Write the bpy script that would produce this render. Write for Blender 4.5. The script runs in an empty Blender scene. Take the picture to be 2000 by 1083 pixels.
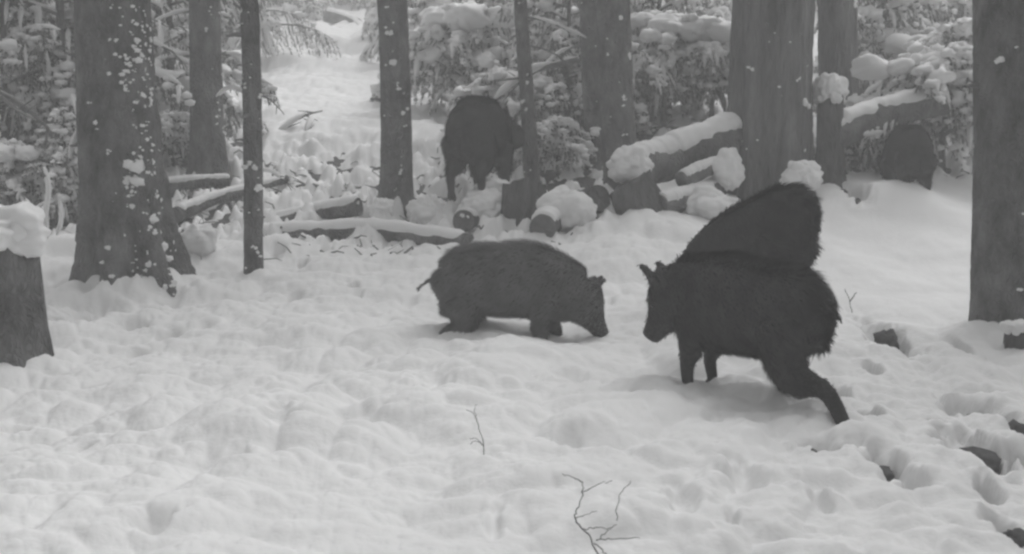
import bpy, bmesh, math, random
import numpy as np
from mathutils import Vector, Matrix, Quaternion

# ------------------------------------------------------------------ camera, sky, sun, exposure
scene = bpy.context.scene
COL = scene.collection
random.seed(7)
RNG = np.random.default_rng(7)
FPX, CXP, CYP = 2144.0, 1000.0, 541.5          # focal length and centre in photo pixels
PITCH = math.radians(5.0)
CAM_H = 1.0

cam_data = bpy.data.cameras.new('camera')
cam = bpy.data.objects.new('camera', cam_data)
COL.objects.link(cam)
cam.location = (0, 0, CAM_H)
cam.rotation_euler = (math.radians(90) - PITCH, 0, 0)
cam_data.sensor_width = 36.0
cam_data.lens = 36.0 * FPX / 2000.0
cam_data.clip_start = 0.05
cam_data.clip_end = 400
cam_data.dof.use_dof = True
cam_data.dof.focus_distance = 7.5
cam_data.dof.aperture_fstop = 11
scene.camera = cam

SUN_EL, SUN_AZ = math.radians(55), math.radians(30)   # high, ahead and a little right, behind thin cloud
world = bpy.data.worlds.new('World')
scene.world = world
world.use_nodes = True
wn, wl = world.node_tree.nodes, world.node_tree.links
wn.clear()
sky = wn.new('ShaderNodeTexSky')
sky.sky_type = 'NISHITA'
sky.sun_disc = False
sky.sun_elevation = SUN_EL
sky.sun_rotation = SUN_AZ
sky.dust_density = 6.0
hsv = wn.new('ShaderNodeHueSaturation')          # the camera sees in black and white
hsv.inputs['Saturation'].default_value = 0.0
bg = wn.new('ShaderNodeBackground')
bg.inputs['Strength'].default_value = 0.12
wo = wn.new('ShaderNodeOutputWorld')
wl.new(sky.outputs[0], hsv.inputs['Color'])
wl.new(hsv.outputs[0], bg.inputs['Color'])
wl.new(bg.outputs[0], wo.inputs['Surface'])

sun_d = bpy.data.lights.new('sun', 'SUN')
sun_d.energy = 1.2
sun_d.angle = math.radians(70)
sun = bpy.data.objects.new('sun', sun_d)
COL.objects.link(sun)
sdir = Vector((math.sin(SUN_AZ) * math.cos(SUN_EL), math.cos(SUN_AZ) * math.cos(SUN_EL), math.sin(SUN_EL)))
sun.rotation_euler = sdir.to_track_quat('Z', 'Y').to_euler()

scene.view_settings.view_transform = 'Standard'
scene.view_settings.look = 'None'
scene.view_settings.gamma = 1.0
scene.view_settings.exposure = 0.12
scene.render.engine = 'CYCLES'
scene.cycles.use_denoising = True
scene.cycles.max_bounces = 6
scene.cycles.diffuse_bounces = 3
scene.cycles.volume_bounces = 2
scene.cycles.pixel_filter_type = 'BLACKMAN_HARRIS'
scene.cycles.filter_width = 2.6
HAZE_DENSITY = 0.020

# ------------------------------------------------------------------ noise
def _hash(ix, iy, iz, seed):
    h = (ix.astype(np.int64) * 374761393 + iy.astype(np.int64) * 668265263 + iz.astype(np.int64) * 2147483647 + seed * 1274126177) & 0xFFFFFFFF
    h = ((h ^ (h >> 13)) * 1274126177) & 0xFFFFFFFF
    h = ((h ^ (h >> 16)) * 2246822519) & 0xFFFFFFFF
    h = h ^ (h >> 15)
    return (h & 0xFFFFFF).astype(np.float64) / 0xFFFFFF

def vnoise(x, y, z=None, seed=0):
    """smooth value noise, -1..1"""
    x = np.asarray(x, float); y = np.asarray(y, float)
    z = np.zeros_like(x) if z is None else np.asarray(z, float)
    x, y, z = np.broadcast_arrays(x, y, z)
    ix, iy, iz = np.floor(x), np.floor(y), np.floor(z)
    fx, fy, fz = x - ix, y - iy, z - iz
    fx = fx * fx * fx * (fx * (fx * 6 - 15) + 10)
    fy = fy * fy * fy * (fy * (fy * 6 - 15) + 10)
    fz = fz * fz * fz * (fz * (fz * 6 - 15) + 10)
    r = 0
    for dx in (0, 1):
        wx = fx if dx else 1 - fx
        for dy in (0, 1):
            wy = fy if dy else 1 - fy
            for dz in (0, 1):
                wz = fz if dz else 1 - fz
                r = r + wx * wy * wz * _hash(ix + dx, iy + dy, iz + dz, seed)
    return r * 2 - 1

def fbm(x, y, z=None, oct=4, seed=0, gain=0.5, lac=2.03):
    s, a, f, t = 0, 1, 1, 0
    for k in range(oct):
        s = s + a * vnoise(np.asarray(x) * f + 17.3 * k, np.asarray(y) * f - 9.1 * k, None if z is None else np.asarray(z) * f + 5.7 * k, seed + k)
        t += a; a *= gain; f *= lac
    return s / t

def billow(x, y, oct=3, seed=0, gain=0.5):
    """rounded bumps with creases between them, 0..1"""
    s, a, f, t = 0, 1, 1, 0
    for k in range(oct):
        c, sn = math.cos(k * 1.1 + .4), math.sin(k * 1.1 + .4)
        xx, yy = x * c - y * sn, x * sn + y * c
        s = s + a * np.abs(vnoise(xx * f + 31.7 * k, yy * f + 3.3 * k, None, seed + k))
        t += a; a *= gain; f *= 2.1
    return s / t

def sstep(a, b, x):
    t = np.clip((np.asarray(x, float) - a) / (b - a), 0, 1)
    return t * t * (3 - 2 * t)

# ------------------------------------------------------------------ picture <-> place
CP, SP = math.cos(PITCH), math.sin(PITCH)
def ray(px, py):
    a, b = (px - CXP) / FPX, (CYP - py) / FPX
    return np.array([a, b * SP + CP, b * CP - SP])
def at(px, py, Y):
    d = ray(px, py)
    t = Y / d[1]
    return Vector((d[0] * t, Y, CAM_H + d[2] * t))
_tab = [(1083, 2.9), (900, 3.75), (800, 4.6), (660, 6.2), (560, 7.2), (460, 8.2), (400, 8.9), (330, 10), (250, 11.5), (200, 14), (150, 18), (80, 26), (0, 40)]
_ty = np.array([-20, 0.0, 1.8] + [Y for _, Y in _tab] + [75, 130])
_tz = [-0.4, -0.05, -0.02] + [at(1000, py, Y).z for py, Y in _tab]
_tz = np.array(_tz + [_tz[-1] + 35 * .31, _tz[-1] + 35 * .31 + 55 * .1])
def prof(Y):
    Y = np.asarray(Y, float)
    k = np.array([-.45, -.3, -.15, 0, .15, .3, .45])
    w = np.array([.5, .8, 1, 1.1, 1, .8, .5]); w /= w.sum()
    return sum(wi * np.interp(Y + ki * np.clip(Y / 7, .6, 3), _ty, _tz) for ki, wi in zip(k, w))
def base_z(x, y):
    x = np.asarray(x, float); y = np.asarray(y, float)
    far = np.clip((y - 3) / 10, 0, 1.6)
    return prof(y) + (0.05 + .12 * far) * fbm(x * .45 + 3.1, y * .45, None, 2, 11)
_YS = np.concatenate([np.arange(1.5, 16, .02), np.arange(16, 90, .1)])
def on(px, py):
    """point of the snow surface seen at a photo pixel"""
    d = ray(px, py)
    t = _YS / d[1]
    hit = np.nonzero(CAM_H + d[2] * t < base_z(d[0] * t, _YS) + .12 - .05 * sstep(6.5, 8, _YS))[0]
    return at(px, py, _YS[hit[0]] if len(hit) else 60)
def gz(x, y):
    return float(base_z(x, y))

# ------------------------------------------------------------------ materials (greys: an infrared camera)
def new_mat(name, base=.5, base2=None, scale=8, rough=.9, bump=0, bscale=30, detail=4, stretch=(1, 1, 1), spec=.2):
    m = bpy.data.materials.new(name)
    m.use_nodes = True
    nt = m.node_tree; n, l = nt.nodes, nt.links
    b = n['Principled BSDF']
    b.inputs['Roughness'].default_value = rough
    b.inputs['Specular IOR Level'].default_value = spec
    if base2 is None:
        b.inputs['Base Color'].default_value = (base, base, base, 1)
    tc = n.new('ShaderNodeTexCoord')
    mp = n.new('ShaderNodeMapping'); mp.inputs['Scale'].default_value = stretch
    l.new(tc.outputs['Object'], mp.inputs[0])
    if base2 is not None:
        t = n.new('ShaderNodeTexNoise'); t.inputs['Scale'].default_value = scale; t.inputs['Detail'].default_value = detail
        t.inputs['Roughness'].default_value = .65
        r = n.new('ShaderNodeValToRGB')
        r.color_ramp.elements[0].position = .3; r.color_ramp.elements[1].position = .7
        r.color_ramp.elements[0].color = (base, base, base, 1); r.color_ramp.elements[1].color = (base2, base2, base2, 1)
        l.new(mp.outputs[0], t.inputs['Vector']); l.new(t.outputs[0], r.inputs[0]); l.new(r.outputs[0], b.inputs['Base Color'])
    if bump:
        t2 = n.new('ShaderNodeTexNoise'); t2.inputs['Scale'].default_value = bscale; t2.inputs['Detail'].default_value = 5
        bp = n.new('ShaderNodeBump'); bp.inputs['Strength'].default_value = bump; bp.inputs['Distance'].default_value = .02
        l.new(mp.outputs[0], t2.inputs['Vector']); l.new(t2.outputs[0], bp.inputs['Height']); l.new(bp.outputs[0], b.inputs['Normal'])
    return m

M = dict(
    snow=new_mat('snow', .80, .86, 3, .85, .18, 45, spec=.1),
    floor=new_mat('forest_floor', .045, .13, 14, .95, .8, 40),
    bark=new_mat('spruce_bark', .07, .16, 22, .95, .7, 45, stretch=(1, 1, .35)),
    bark_rough=new_mat('furrowed_bark', .06, .15, 14, .95, .9, 30, stretch=(1, 1, .22)),
    wood=new_mat('cut_wood', .10, .17, 12, .9, .4, 40),
    rotten=new_mat('rotten_wood', .05, .12, 10, .95, .8, 25, stretch=(1, 1, .4)),
    needles=new_mat('needles', .15, .24, 6, .8),
    twig=new_mat('twig_bark', .14, .24, 20, .9),
    fur=new_mat('boar_fur', .035, .085, 9, .75, spec=.25),
    fur_dark=new_mat('dark_boar_fur', .02, .05, 9, .75, spec=.2),
    fur_pale=new_mat('young_boar_fur', .09, .17, 9, .75, spec=.25),
    skin=new_mat('boar_skin', .03, .05, 12, .9),
    eye=new_mat('eye', .015, rough=.15, spec=.5),
    hoof=new_mat('hoof_horn', .04, .06, 20, .6),
    stone=new_mat('earth_and_hole_shade', .06, .14, 10, .9, .6, 30),  # earth of the clods, also painted shade for two small snow holes
)

def bark_mat(name, lo, hi, crack, stretch):
    m = new_mat(name, lo, hi, 7, .95, 0, 45, 8, stretch)
    nt = m.node_tree; n, l = nt.nodes, nt.links
    mp = [x for x in n if x.type == 'MAPPING'][0]
    nz = n.new('ShaderNodeTexNoise'); nz.inputs['Scale'].default_value = 9
    mx = n.new('ShaderNodeMixRGB'); mx.inputs[0].default_value = .12
    vo = n.new('ShaderNodeTexVoronoi'); vo.feature = 'DISTANCE_TO_EDGE'; vo.inputs['Scale'].default_value = crack
    mr = n.new('ShaderNodeMapRange'); mr.inputs['From Max'].default_value = .25
    fn = n.new('ShaderNodeTexNoise'); fn.inputs['Scale'].default_value = 70; fn.inputs['Detail'].default_value = 6
    ad = n.new('ShaderNodeMath'); ad.operation = 'MULTIPLY_ADD'; ad.inputs[1].default_value = .6
    bp = n.new('ShaderNodeBump'); bp.inputs['Strength'].default_value = .75; bp.inputs['Distance'].default_value = .014
    l.new(mp.outputs[0], nz.inputs['Vector']); l.new(mp.outputs[0], mx.inputs[1]); l.new(nz.outputs['Color'], mx.inputs[2])
    l.new(mx.outputs[0], vo.inputs['Vector']); l.new(vo.outputs['Distance'], mr.inputs[0])
    l.new(mp.outputs[0], fn.inputs['Vector']); l.new(fn.outputs[0], ad.inputs[0]); l.new(mr.outputs[0], ad.inputs[2])
    l.new(ad.outputs[0], bp.inputs['Height']); l.new(bp.outputs[0], n['Principled BSDF'].inputs['Normal'])
    return m
M['bark'] = bark_mat('spruce_bark', .055, .25, 42, (1, 1, .55))
M['bark_rough'] = bark_mat('furrowed_bark', .05, .21, 20, (1, 1, .2))
M['rotten'] = bark_mat('rotten_wood', .05, .15, 22, (1, 1, .35))

# ------------------------------------------------------------------ mesh helpers
def link(o, parent=None):
    COL.objects.link(o)
    if parent is not None:
        o.parent = parent
    return o
def mesh_from(name, V, F, mat, smooth=True):
    me = bpy.data.meshes.new(name)
    V = np.asarray(V, dtype=np.float32).reshape(-1, 3)
    if isinstance(F, np.ndarray):
        k = F.shape[1]
        me.vertices.add(len(V)); me.vertices.foreach_set('co', V.ravel())
        me.loops.add(F.size); me.loops.foreach_set('vertex_index', F.astype(np.int32).ravel())
        me.polygons.add(len(F)); me.polygons.foreach_set('loop_start', np.arange(0, F.size, k, dtype=np.int32))
        me.update(calc_edges=True)
    else:
        me.from_pydata([tuple(map(float, v)) for v in V], [], F)
        me.update()
    me.polygons.foreach_set('use_smooth', [smooth] * len(me.polygons))
    if mat: me.materials.append(M[mat] if isinstance(mat, str) else mat)
    return me
def obj(name, me, parent=None, kind=None, label=None):
    o = link(bpy.data.objects.new(name, me), parent)
    if kind: o['kind'] = kind
    if label: o['label'] = label
    return o
def thing(name, label, cat, loc, group=None, rz=0.0):
    o = link(bpy.data.objects.new(name, None))
    o.empty_display_size = .1
    o.location = loc; o.rotation_euler = (0, 0, rz)
    o['label'] = label; o['category'] = cat
    if group: o['group'] = group
    return o

class MB:
    """collects triangles / quads as lists"""
    def __init__(s): s.V = []; s.F = []; s.n = 0
    def add(s, V, F):
        V = np.asarray(V, float)
        s.V.append(V)
        s.F.extend([tuple(int(i) + s.n for i in f) for f in F])
        s.n += len(V)
    def build(s, name, mat, parent=None, kind=None, smooth=True, label=None):
        return obj(name, s.mesh(name, mat, smooth), parent, kind, label)
    def mesh(s, name, mat, smooth=True):
        return mesh_from(name, np.concatenate(s.V), s.F, mat, smooth)

def frames(P):
    P = np.asarray(P, float)
    T = np.gradient(P, axis=0)
    T /= np.linalg.norm(T, axis=1)[:, None] + 1e-9
    ref = np.array([0, 0, 1.0]) if abs(T[0][2]) < .8 else np.array([0, 1.0, 0])
    N = []
    n = ref
    for t in T:
        n = n - t * np.dot(n, t); n = n / (np.linalg.norm(n) + 1e-9)
        N.append(n)
    N = np.array(N); B = np.cross(T, N)
    return P, T, N, B
def tube(P, R, sides=8, wob=0, seed=0, wscale=6.0, flat=1.0, cap=True, vstretch=1.0):
    """tapered tube along P; flat scales the N axis; wob = relative radius noise"""
    P, T, N, B = frames(P)
    R = np.broadcast_to(np.asarray(R, float), (len(P),))
    th = np.linspace(0, 2 * np.pi, sides, endpoint=False)
    c, s = np.cos(th), np.sin(th)
    V = P[:, None, :] + R[:, None, None] * (flat * c[None, :, None] * N[:, None, :] + s[None, :, None] * B[:, None, :])
    if wob:
        q = V * wscale
        nz = fbm(q[..., 0], q[..., 1], q[..., 2] * vstretch, 3, seed)
        C = P[:, None, :]
        V = C + (V - C) * (1 + wob * nz)[..., None]
    n, k = len(P), sides
    V = V.reshape(-1, 3)
    F = []
    for i in range(n - 1):
        for j in range(k):
            F.append((i * k + j, i * k + (j + 1) % k, (i + 1) * k + (j + 1) % k, (i + 1) * k + j))
    if cap:
        F.append(tuple(range(k - 1, -1, -1)))
        F.append(tuple((n - 1) * k + j for j in range(k)))
    return V, F

_ico = {}
def ico(level):
    if level not in _ico:
        bm = bmesh.new(); bmesh.ops.create_icosphere(bm, subdivisions=level, radius=1)
        bm.verts.ensure_lookup_table()
        _ico[level] = (np.array([v.co[:] for v in bm.verts]), [tuple(v.index for v in f.verts) for f in bm.faces])
        bm.free()
    return _ico[level]
def fluff(c, r, level=4, seed=0, amp=.25):
    """a heap of fluffy snow: rounded lumps on lumps"""
    V, F = ico(level)
    o = np.array([seed * 3.7, -seed * 1.9, seed * .77])
    q = V * 1.5 + o
    n = amp * 1.5 * fbm(q[:, 0], q[:, 1], q[:, 2], 2, seed % 97)
    for f, a in ((2.6, .20), (6.0, .05), (13., .015)):
        q = V * f + o
        n = n + a * (np.abs(vnoise(q[:, 0], q[:, 1], q[:, 2], seed % 89 + 7)) - .25)
    return V * (1 + n)[:, None] * np.asarray(r, float) + np.asarray(c, float), F
def blob(c, r, level=2, seed=0, amp=.25, freq=1.6):
    V, F = ico(level)
    n = fbm(V[:, 0] * freq + seed * 3.7, V[:, 1] * freq - seed * 1.9, V[:, 2] * freq + seed, 3, seed % 97)
    V = V * (1 + amp * 1.6 * n)[:, None] * np.asarray(r, float)
    return V + np.asarray(c, float), F

# ------------------------------------------------------------------ ground
PITS = []      # (x, y, radius, depth): hollows in the snow
def pit(px, py, wpx, hpx, depth):
    p = on(px, py)
    PITS.append((p.x, p.y, wpx / 2 * p.y / FPX, hpx / 2 * p.y / FPX / .16, depth))
for a in [(162, 890, 30, 10, .06), (465, 913, 34, 10, .06), (300, 1066, 60, 18, .07), (90, 1050, 50, 26, .03), (20, 850, 60, 20, .10),
          (965, 1045, 30, 20, .03), (1905, 893, 86, 40, .27), (1985, 845, 60, 40, .27), (1985, 1046, 60, 26, .25),
          (1720, 922, 56, 24, .17), (1885, 800, 80, 24, .18), (1732, 655, 56, 44, .17), (1605, 895, 66, 14, .22),
          (1450, 965, 60, 22, .08), (1780, 950, 30, 14, .17), (1600, 1003, 30, 14, .06), (1430, 1040, 24, 10, .05),
          (1640, 775, 24, 20, .18), (1690, 830, 50, 16, .16), (1875, 676, 20, 14, .16), (1930, 960, 30, 14, .12), (1990, 900, 40, 14, .17),
          (1670, 396, 30, 18, .26), (1705, 730, 22, 10, .15),
          (265, 640, 50, 8, .10), (330, 655, 40, 7, .09), (180, 620, 70, 14, .2), (155, 640, 60, 12, .19), (270, 690, 36, 6, .07),
          (400, 648, 34, 8, .04), (575, 590, 24, 7, .08), (700, 590, 16, 6, .07), (545, 500, 22, 8, .2), (640, 492, 18, 8, .2),
          (780, 497, 18, 6, .2), (1060, 575, 14, 10, .1), (1190, 597, 22, 6, .08), (590, 520, 16, 6, .16), (690, 570, 14, 6, .15),
          (1110, 735, 60, 16, .05), (840, 760, 70, 18, .05), (700, 830, 80, 24, .05), (1115, 885, 46, 20, .05), (540, 850, 60, 20, .05),
          (400, 930, 70, 20, .03), (1330, 1010, 60, 24, .07), (1260, 780, 50, 18, .05)]:
    pit(*a)

MOUNDS = []
for (px, py, w, ry, h) in [(1765, 412, 190, .38, .17), (1120, 462, 170, .25, .10),
        (300, 572, 170, .25, .06), (205, 570, 120, .25, .07), (508, 550, 60, .15, .07), (790, 428, 110, .2, .09), (1935, 655, 130, .2, .05), (1240, 455, 120, .25, .08), (1370, 735, 150, .25, .07), (1560, 800, 120, .2, .05), (40, 742, 150, .35, .10), (1000, 690, 300, .3, .03)]:
    p = on(px, py)
    MOUNDS.append((p.x, p.y, w / 2 * p.y / FPX, ry, h))
def snow_thick(x, y):
    a = x / np.maximum(y, .5)
    px = a * FPX + 1000
    big = fbm(x * 1.1, y * 1.1, None, 3, 21) * .05
    lump = billow(x * 2.6, y * 2.6, 3, 31, .5)
    fine = billow(x * 9, y * 9, 3, 41, .55)
    right = sstep(1250, 1450, px)
    calm = right * (1 - sstep(9.0, 9.8, y)) * sstep(5.2, 6.2, y)            # the smooth snowfield on the right
    near = 1 - sstep(6.2, 7.6, y)
    t = .125 + big + (.115 * lump + .02 * fine) * (1 - .75 * calm) - .025
    t = t + right * (1 - sstep(4.4, 5.6, y)) * (.018 * fbm(x * 13, y * 13, None, 3, 43))     # trodden snow
    # brash slope: thin lumpy cover with the litter showing through
    brash = sstep(7.5, 8.3, y) * (1 - sstep(12.5, 15.0, y)) * (1 - sstep(1120, 1260, px) * (1 - sstep(9.2, 9.8, y)))
    brash = brash * (1 - .95 * sstep(470, 540, px) * (1 - sstep(830, 900, px)) * sstep(10.2, 11.2, y))
    rough = billow(x * 3.6 + 9, y * 3.6, 3, 51, .6) * .34 + .13 * fbm(x * 8, y * 8, None, 3, 61) - .125
    t = t * (1 - brash) + (rough + .02) * brash
    leftfoot = np.exp(-(((px - 230) / 170) ** 2 + ((y - 6.6) / .55) ** 2))
    t = t - leftfoot * (.06 + .10 * fbm(x * 8, y * 8, None, 3, 71))
    far = sstep(15, 18, y)
    t = t + far * (.15 + .35 * billow(x * .9, y * .9, 2, 81))
    for (cx, cy, rx, ry, dp) in MOUNDS:
        d = ((x - cx) / rx) ** 2 + ((y - cy) / ry) ** 2
        t = t + dp * np.exp(-d)
    for (cx, cy, rx, ry, dp) in PITS:
        d = ((x - cx) / rx) ** 2 + ((y - cy) / ry) ** 2
        m = d < 9
        if m.any():
            g = np.exp(-(np.maximum(d[m] * (1 + .6 * vnoise(x[m] * 26, y[m] * 26, None, 5)), 0)) ** 1.5)
            if dp >= .12: t[m] = t[m] * (1 - g) + (-.04) * g
            else: t[m] -= dp * g
    return t

def fan(rows, cols):
    A, Y = np.meshgrid(cols, rows)
    X = A * np.maximum(Y, 1.2)
    nr, nc = len(rows), len(cols)
    i = np.arange(nr - 1)[:, None] * nc + np.arange(nc - 1)[None, :]
    F = np.stack([i, i + 1, i + nc + 1, i + nc], -1).reshape(-1, 4)
    return X, Y, F
rows = np.concatenate([np.linspace(-8, 1.6, 25)[:-1], np.exp(np.linspace(math.log(1.6), math.log(45), 640)), np.linspace(47, 76, 40)])
cols = np.concatenate([np.linspace(-3.5, -.54, 45)[:-1], np.linspace(-.54, .54, 700), np.linspace(.54, 3.5, 45)[1:]])
X, Y, F = fan(rows, cols)
Z = base_z(X, Y) + snow_thick(X, Y)
obj('snow', mesh_from('snow', np.stack([X, Y, Z], -1), F, 'snow'), kind='structure')
rows2 = np.concatenate([np.linspace(-8, 2.2, 20)[:-1], np.exp(np.linspace(math.log(2.2), math.log(45), 260)), np.linspace(47, 76, 20)])
cols2 = np.concatenate([np.linspace(-3.5, -.54, 30)[:-1], np.linspace(-.54, .54, 260), np.linspace(.54, 3.5, 30)[1:]])
X, Y, F = fan(rows2, cols2)
Z = base_z(X, Y) + .03 * fbm(X * 9, Y * 9, None, 3, 91)
obj('forest_floor', mesh_from('forest_floor', np.stack([X, Y, Z], -1), F, 'floor'), kind='structure')

# ------------------------------------------------------------------ trees
def trunk_mesh(P, R, sides, ridge, flare, roots, seed, mat, furrow=0):
    P, T, N, B = frames(P)
    th = np.linspace(0, 2 * np.pi, sides, endpoint=False)
    h = P[:, 2] - P[0, 2]
    rr = R[:, None] * np.ones((1, sides))
    fl = np.exp(-np.maximum(h, 0) / (R[0] * 1.5))[:, None]
    rr = rr * (1 + flare * fl * (1 + .9 * np.cos(th * roots + seed)[None, :] + .4 * vnoise(th * 2.0, th * 0 + seed, None, seed)[None, :]))
    cx, cy = np.cos(th)[None, :], np.sin(th)[None, :]
    hz = h[:, None]
    f = 3.2 if not furrow else 5.5
    n = fbm(cx * f + 0 * hz, cy * f + 0 * hz, hz * (5 if not furrow else 1.8), 4, seed)
    rr = rr * (1 + ridge * n)
    pl = np.abs(vnoise(cx * 10 + .4 * n, cy * 10 + 0 * hz, hz * (13 if not furrow else 5) + .5 * n, seed + 9))
    rr = rr * (1 + .035 * (np.clip(pl * 3.5, 0, 1) - .6) * min(1, .25 / max(R[0], .05)))
    if furrow:
        g = np.abs(vnoise(cx * 7 + .3 * np.sin(hz * 2), cy * 7 + 0 * hz, hz * 1.1, seed + 3))
        rr = rr * (1 - furrow * (1 - np.clip(g * 3, 0, 1)))
    V = P[:, None, :] + rr[..., None] * (np.cos(th)[None, :, None] * N[:, None, :] + np.sin(th)[None, :, None] * B[:, None, :])
    nr, k = len(P), sides
    i = np.arange(nr - 1)[:, None] * k
    j = np.arange(k)[None, :]
    F = np.stack([i + j, i + (j + 1) % k, i + k + (j + 1) % k, i + k + j], -1).reshape(-1, 4)
    return V, mesh_from('trunk', V.reshape(-1, 3), F, mat)

def needle_twig(mb, p0, d, L, droop, width, n, rg):
    """a hanging twig clothed in needles"""
    pts = []
    p = np.array(p0, float); v = np.array(d, float)
    for k in range(5):
        pts.append(p.copy())
        v = v + np.array([0, 0, -droop]); v /= np.linalg.norm(v)
        p = p + v * L / 4
    pts = np.array(pts)
    t = rg.random(n) * 4
    i = np.minimum(t.astype(int), 3); f = (t - i)[:, None]
    q = pts[i] * (1 - f) + pts[i + 1] * f
    ax = pts[i + 1] - pts[i]; ax /= np.linalg.norm(ax, axis=1)[:, None] + 1e-9
    r = rg.normal(size=(n, 3)); r -= ax * (r * ax).sum(1)[:, None]; r /= np.linalg.norm(r, axis=1)[:, None] + 1e-9
    s = np.cross(ax, r)
    tip = q + (ax * 1.0 + r * .75) * width * rg.uniform(.7, 1.3, n)[:, None]
    w = .007
    V = np.stack([q - s * w, q + s * w, tip], 1).reshape(-1, 3)
    Fl = np.arange(3 * n).reshape(-1, 3)
    mb.add(V, Fl)
    return pts

def frond(ND, WD, SN, p0, az, L, elev, rg, snow=.7, droop=.25, seed=0, dens=1.0, hang=.5, pads=0):
    """one spruce limb: wood, side twigs with needles, and the snow lying on it"""
    d = np.array([math.cos(az) * math.cos(elev), math.sin(az) * math.cos(elev), math.sin(elev)])
    n = 8
    pts = [np.array(p0, float)]
    v = d.copy()
    for k in range(n):
        v = v + np.array([rg.normal() * .07, rg.normal() * .07, -droop * (k + 1) / n * .5]); v /= np.linalg.norm(v)
        pts.append(pts[-1] + v * L / n)
    pts = np.array(pts)
    V, F = tube(pts, np.linspace(.012 + L * .008, .004, n + 1), 5)
    WD.add(V, F)
    side = np.cross(v, [0, 0, 1.0]); side /= np.linalg.norm(side) + 1e-9
    m = max(4, int(9 * L * dens) + 3)
    for k in range(m):
        u = (k + .6) / m * .95 + .05
        x = u * n; i = min(int(x), n - 1); f = x - i
        q = pts[i] * (1 - f) + pts[i + 1] * f
        ax = pts[i + 1] - pts[i]; ax /= np.linalg.norm(ax)
        for s in (-1, 1):
            if rg.random() < .12: continue
            dd = ax * .7 + side * s * rg.uniform(.45, .9) + np.array([0, 0, -hang * rg.uniform(.4, 1.3)])
            dd /= np.linalg.norm(dd)
            tl = L * .29 * (1.15 - .7 * u) * rg.uniform(.6, 1.25) + .06
            tp = needle_twig(ND, q, dd, tl, .16 + hang * .2, .042, int(16 + 60 * tl), rg)
            if rg.random() < snow:
                if rg.random() < .15:
                    R = np.array([.012, .026, .028, .020, .006]) * rg.uniform(.6, 1.3) * (.75 + L * .25)
                    V, F = tube(tp + np.array([0, 0, .016]), R, 6, .6, int(rg.integers(900)), 16, .7)
                    SN.add(V, F)
                else:
                    for f in rg.uniform(.4, 3.6, int(rg.integers(1, 4))):
                        i2 = int(f); c = tp[i2] * (1 - f + i2) + tp[i2 + 1] * (f - i2)
                        r_ = rg.uniform(.018, .042) * (.8 + .25 * L)
                        SN.add(*blob(c + np.array([0, 0, r_ * .5]), (r_ * rg.uniform(.9, 1.5), r_ * rg.uniform(.9, 1.5), r_ * .8), 1, int(rg.integers(900)), .35))
    if rg.random() < snow + .15:
        R = np.concatenate([[.012], np.full(n - 1, .030), [.008]]) * rg.uniform(.7, 1.2) * (.7 + .35 * L)
        V, F = tube(pts + np.array([0, 0, .025]), R, 7, .6, int(rg.integers(900)), 11, .8)
        SN.add(V, F)
    if pads:
        for f in rg.uniform(.2, .98, 1 + int(pads * L * 4)):
            x = f * n; i = min(int(x), n - 1)
            r_ = rg.uniform(.04, .12) * (.6 + .5 * L) * (1.15 - .5 * f)
            SN.add(*blob(pts[i] + np.array([rg.normal() * .04, rg.normal() * .04, r_ * .25]), (r_ * rg.uniform(.8, 1.3), r_ * rg.uniform(.8, 1.3), r_ * rg.uniform(.5, .8)), 2, int(rg.integers(900)), .4, 2.2))

def snow_on_trunk(V, az0, spread, h0, h1, count, size, seed, axis):
    """clumps of snow stuck to the bark; V = trunk verts [ring, side]"""
    rg = np.random.default_rng(seed)
    mb = MB()
    nr, k, _ = V.shape
    z = V[:, :, 2].mean(1)
    for _ in range(count):
        zz = h0 + (h1 - h0) * rg.random() ** 1.25
        i = int(np.clip(np.searchsorted(z, zz), 1, nr - 2))
        az = az0 + rg.normal() * spread
        c = V[i].mean(0)
        dirs = V[i] - c
        j = int(np.argmax((dirs[:, 0] * math.cos(az) + dirs[:, 1] * math.sin(az)) / np.linalg.norm(dirs[:, :2], axis=1)))
        p = V[i, j]
        s = size * .52 * rg.lognormal(0, .5)
        out = dirs[j] / (np.linalg.norm(dirs[j]) + 1e-9)
        for q in range(int(rg.integers(1, 4))):
            s2 = s * rg.uniform(.45, 1.0)
            bv, bf = blob((0, 0, 0), (s2 * .95, s2 * .95, s2 * rg.uniform(.45, .9)), 2, int(rg.integers(999)), .5, 2.0)
            bv = bv - out * (bv @ out)[:, None] * .7
            off = rg.normal(size=3) * s * (.9 if q else 0); off -= out * off.dot(out)
            mb.add(bv + p + out * s2 * .08 + off, bf)
    return mb

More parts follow.
